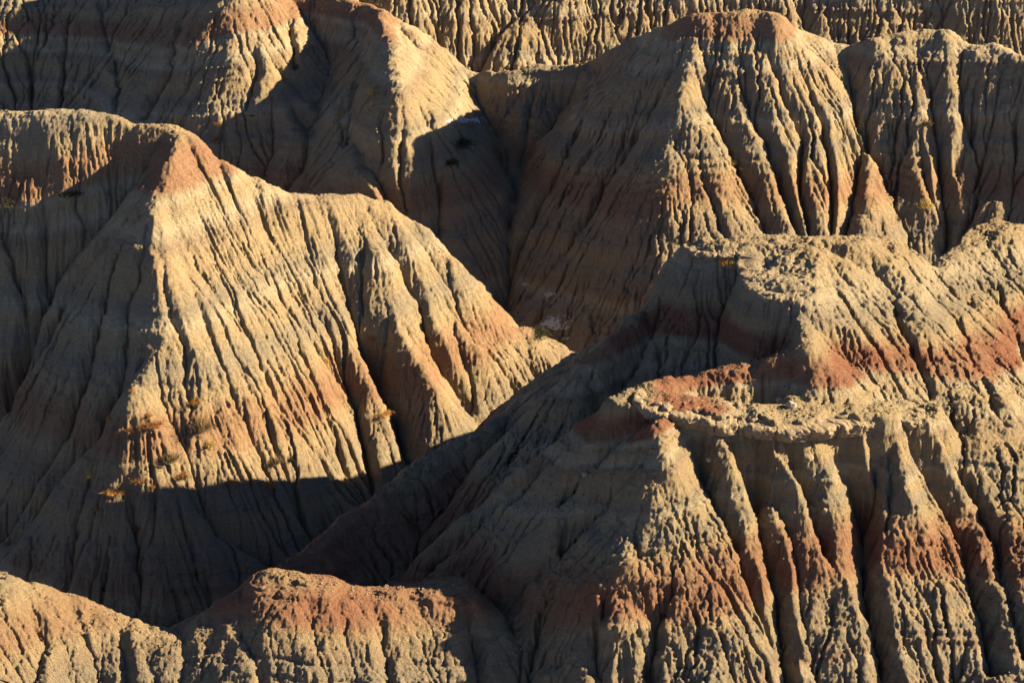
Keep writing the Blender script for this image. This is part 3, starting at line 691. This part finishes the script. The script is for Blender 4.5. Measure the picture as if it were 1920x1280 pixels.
# the overhanging hard ledge: thick crusted slabs lying on the lip of the pillars
ledge = empty('rock_ledge', P(1460, 770, 12.0), label='long overhanging ledge of crusted rock capping the pillars of the right hill', cat='rock ledge')
LP = [(1185,752,11.9),(1215,760,11.8),(1250,768,11.8),(1290,776,11.7),(1330,782,11.6),(1365,790,11.6),(1400,796,11.6),(1440,800,11.6),(1475,806,11.6),(1510,800,11.6),(1545,796,11.7),(1580,790,11.7),(1620,788,11.7),(1660,786,11.7),(1700,784,11.6),(1735,782,11.5)]
LW = [P(a, b, c+dip3(a)) for a, b, c in LP]
gr = random.Random(5); k = 0
LV = [Vector(q) for q in LW]; LL = [0.0]
for a, b in zip(LV[:-1], LV[1:]): LL.append(LL[-1]+(b-a).length)
def along(t):
    t = min(max(t, 0), LL[-1]-1e-3); i = max(n for n in range(len(LL)) if LL[n] <= t); return LV[i].lerp(LV[i+1], (t-LL[i])/(LL[i+1]-LL[i]))
def ledge_slab(t0, t1, seed, thick, over, owner=None, deep=1.0, name='slab'):
    """one length of the hard bed: rough top running back into the hill, stepped front face, undercut below"""
    n = max(6, int((t1-t0)/0.09)); prof = [(4.6,-0.25),(3.6,0.0),(2.6,0.06),(1.8,0.05),(1.1,0.07),(0.6,0.04),(0.25,0.0),(0.05,-0.08),(0.0,-0.2),(0.06,-0.3),(0.02,-0.42),(0.16,-0.5),(0.12,-0.62),(0.3,-0.7),(0.26,-0.84),(0.45,-0.95),(0.8,-1.0),(1.3,-1.02),(1.9,-1.05)]
    V = []
    for ii in range(n+1):
        t = t0+(t1-t0)*ii/n; c = along(t); d = along(t+0.3)-along(t-0.3); d.z = 0; d.normalize(); back = Vector((-d.y, d.x, 0))
        e = 0.22*abs(2*ii/n-1)**8                                 # ends broken back
        w1_ = float(noise(np.array([t*0.55]), np.array([seed*0.0+1.7]), seed=91)[0]); 
        for kk, (b_, z_) in enumerate(prof):
            q = c+back*(b_*deep-over-0.75*deep*w1_+e*(1 if b_ < 1 else 0))
            V.append((q.x, q.y, q.z+z_*thick))
    V = np.array(V); a = V*1.0
    r1 = noise(a[:,0]*1.3, a[:,1]*1.3, a[:,2]*2.2, seed=92); r2 = noise(a[:,0]*3.4, a[:,1]*3.4, a[:,2]*6, seed=93); r3 = noise(a[:,0]*8, a[:,1]*8, a[:,2]*12, seed=94)
    m_ = np.tile(np.array([0.1,0.3,0.5,0.7,1,1,1,1,1,1,1,1,1,1,1,1,1,.6,.3]), n+1)
    V[:,1] -= m_*(0.28*r1+0.13*r2+0.08*r3); V[:,2] += m_*(0.12*r1+0.09*r2+0.05*r3); V[:,0] += m_*(0.10*r2+0.05*r3)
    np_ = len(prof); v = np.arange((n+1)*np_).reshape(n+1, np_)
    q = np.stack([v[:-1,:-1], v[1:,:-1], v[1:,1:], v[:-1,1:]], -1).reshape(-1, 4)
    caps = [[v[0,k] for k in range(np_)], [v[n,k] for k in range(np_-1,-1,-1)]]
    me = bpy.data.meshes.new(name); me.from_pydata((V-np.array((owner or ledge).location)).tolist(), [], q.tolist()+caps); me.update()
    me.materials.append(M_STONE); ob = bpy.data.objects.new(name, me); scene.collection.objects.link(ob); ob.parent = owner or ledge
    for p_ in me.polygons: p_.use_smooth = len(p_.vertices) == 4
t = 0.0
while t < LL[-1]-0.6:
    L_ = gr.uniform(1.6, 4.2); t1 = min(t+L_, LL[-1]); ledge_slab(t, t1-0.02, k, gr.uniform(1.1, 1.3), 0.55+gr.uniform(-0.12, 0.2)); t = t1; k += 1
for q in range(16):                                              # broken blocks along the rim
    c = along(LL[-1]*gr.random()); v, f = stone_mesh(gr.uniform(0.25, 0.6), gr.uniform(0.25, 0.5), gr.uniform(0.12, 0.25), 400+q, ICO3, layered=0.05, blocky=0.6)
    ob = mesh_np('block', v, f, M_STONE, parent=ledge); ob.location = c-ledge.location+Vector((0, gr.uniform(0.0, 2.2), 0.12)); ob.rotation_euler = (gr.uniform(-0.2, 0.2), gr.uniform(-0.2, 0.2), gr.uniform(0, 3))
LP2 = [(1266,466,17.9),(1300,474,18.0),(1340,492,17.6),(1372,520,17.2),(1392,552,16.7),(1402,572,16.5),(1430,580,16.4),(1460,586,16.2)]
cap = empty('rock_ledge', P(1380, 530, 16.3), label='broken crust edge of the flat hilltop jutting left above the dark hollow', cat='rock ledge')
c1, c2, c3 = Vector(P(1485,462,18.2)), Vector(P(1460,510,17.3)), Vector(P(1466,532,16.9))
LV = [Vector(P(1283,467,17.9)), Vector(P(1325,476,18.0)), c1.lerp(c2, 0.25)+Vector((-3.9, 0, 0)), c2+Vector((-3.5, 0.3, 0)), c3+Vector((-3.0, -1.0, 0)), c3+Vector((-1.6, -2.9, 0)), c3+Vector((0.8, -3.5, 0))]
for q in LV: q.z = float(bil(H, q.x+0.9, q.y+0.5))-0.05
LL = [0.0]
for a, b in zip(LV[:-1], LV[1:]): LL.append(LL[-1]+(b-a).length)
t = 0.0
while t < LL[-1]-0.5:
    t1 = min(t+gr.uniform(1.2, 2.8), LL[-1]); ledge_slab(t, t1-0.04, k, gr.uniform(0.4, 0.6), 0.25, owner=cap, deep=0.5); t = t1; k += 1
def boulder(px, py, wpx, hpx, label, seed, mat=M_GREY, name='boulder'):
    p = ground_at(px, py)
    if p is None: return
    m = MPP(p); v, f = stone_mesh(wpx*m/2, wpx*m/2*0.85, hpx*m/2, seed, ICO3, blocky=0.25)
    ob = mesh_np(name, v, f, mat); ob.location = p+Vector((0, 0, hpx*m*0.18)); ob.rotation_euler = (0.1, 0.1, seed)
    finish(ob, label=label, cat='boulder', group='loose stones around the ledge')
boulder(1483, 762, 22, 16, 'smooth grey boulder on the ledge below the red cone, right one of two', 21)
boulder(1463, 752, 18, 12, 'smooth grey boulder on the ledge below the red cone, left one of two', 22)
boulder(1330, 862, 16, 9, 'flat grey stone caught in the gully between the left pillars', 23)
boulder(1512, 858, 28, 12, 'pale flat stone lying on the pillar under the middle of the ledge', 24, M_STONE)
boulder(1546, 960, 12, 14, 'small round stone on the middle pillar above its red bed', 25, M_STONE)
boulder(1100, 893, 18, 16, 'round lump of clay on the shaded face below the left end of the ledge', 26, M_STONE)
# loose clods and pebbles lying on benches, hilltops and gully floors: nobody could count them
g_ = np.random.default_rng(77); n = 90000
px_ = g_.uniform(-0.205, 0.205, n); yy_ = 182+g_.random(n)**1.3*120; xx_ = px_*(yy_+18)
gi = np.clip(((xx_-X0)/CELL).astype(int), 2, NX-3); gj = np.clip(((yy_-Y0)/CELL).astype(int), 2, NY-3)
sl_ = np.hypot(gxx[gj, gi], gyy[gj, gi]); ac_ = LAC[gj, gi]
keep = (g_.random(n) < np.where(sl_ < 0.45, 0.75, 0.0)+np.where((ac_ > 0.6) & (sl_ < 1.1), 0.5, 0.0)+0.05)
xx_, yy_ = xx_[keep][:16000], yy_[keep][:16000]; n = len(xx_)
zz_ = bil(H, xx_, yy_); sz = 0.035+0.13*g_.random(n)**4
bv = np.array([[1,0,0],[-1,0,0],[0,1,0],[0,-1,0],[0,0,1],[0,0,-1]], float); bf = np.array([[0,2,4],[2,1,4],[1,3,4],[3,0,4],[2,0,5],[1,2,5],[3,1,5],[0,3,5]])
an = g_.uniform(0, 6.28, n); ca, sa = np.cos(an)[:, None], np.sin(an)[:, None]
V = bv[None]*(0.6+0.8*g_.random((n, 6, 1)))*np.array([1, 0.8, 0.65])
V = np.stack([V[..., 0]*ca-V[..., 1]*sa, V[..., 0]*sa+V[..., 1]*ca, V[..., 2]], -1)*sz[:, None, None]+np.stack([xx_, yy_, zz_+0.05], -1)[:, None, :]
finish(mesh_np('loose_clods', V.reshape(-1, 3), (np.arange(n)[:, None, None]*6+bf[None]).reshape(-1, 3), M_STONE, smooth=False), kind='stuff', label='scattered clods and pebbles lying on the benches and gully floors', cat='pebbles')
print('done', len(bpy.data.objects))
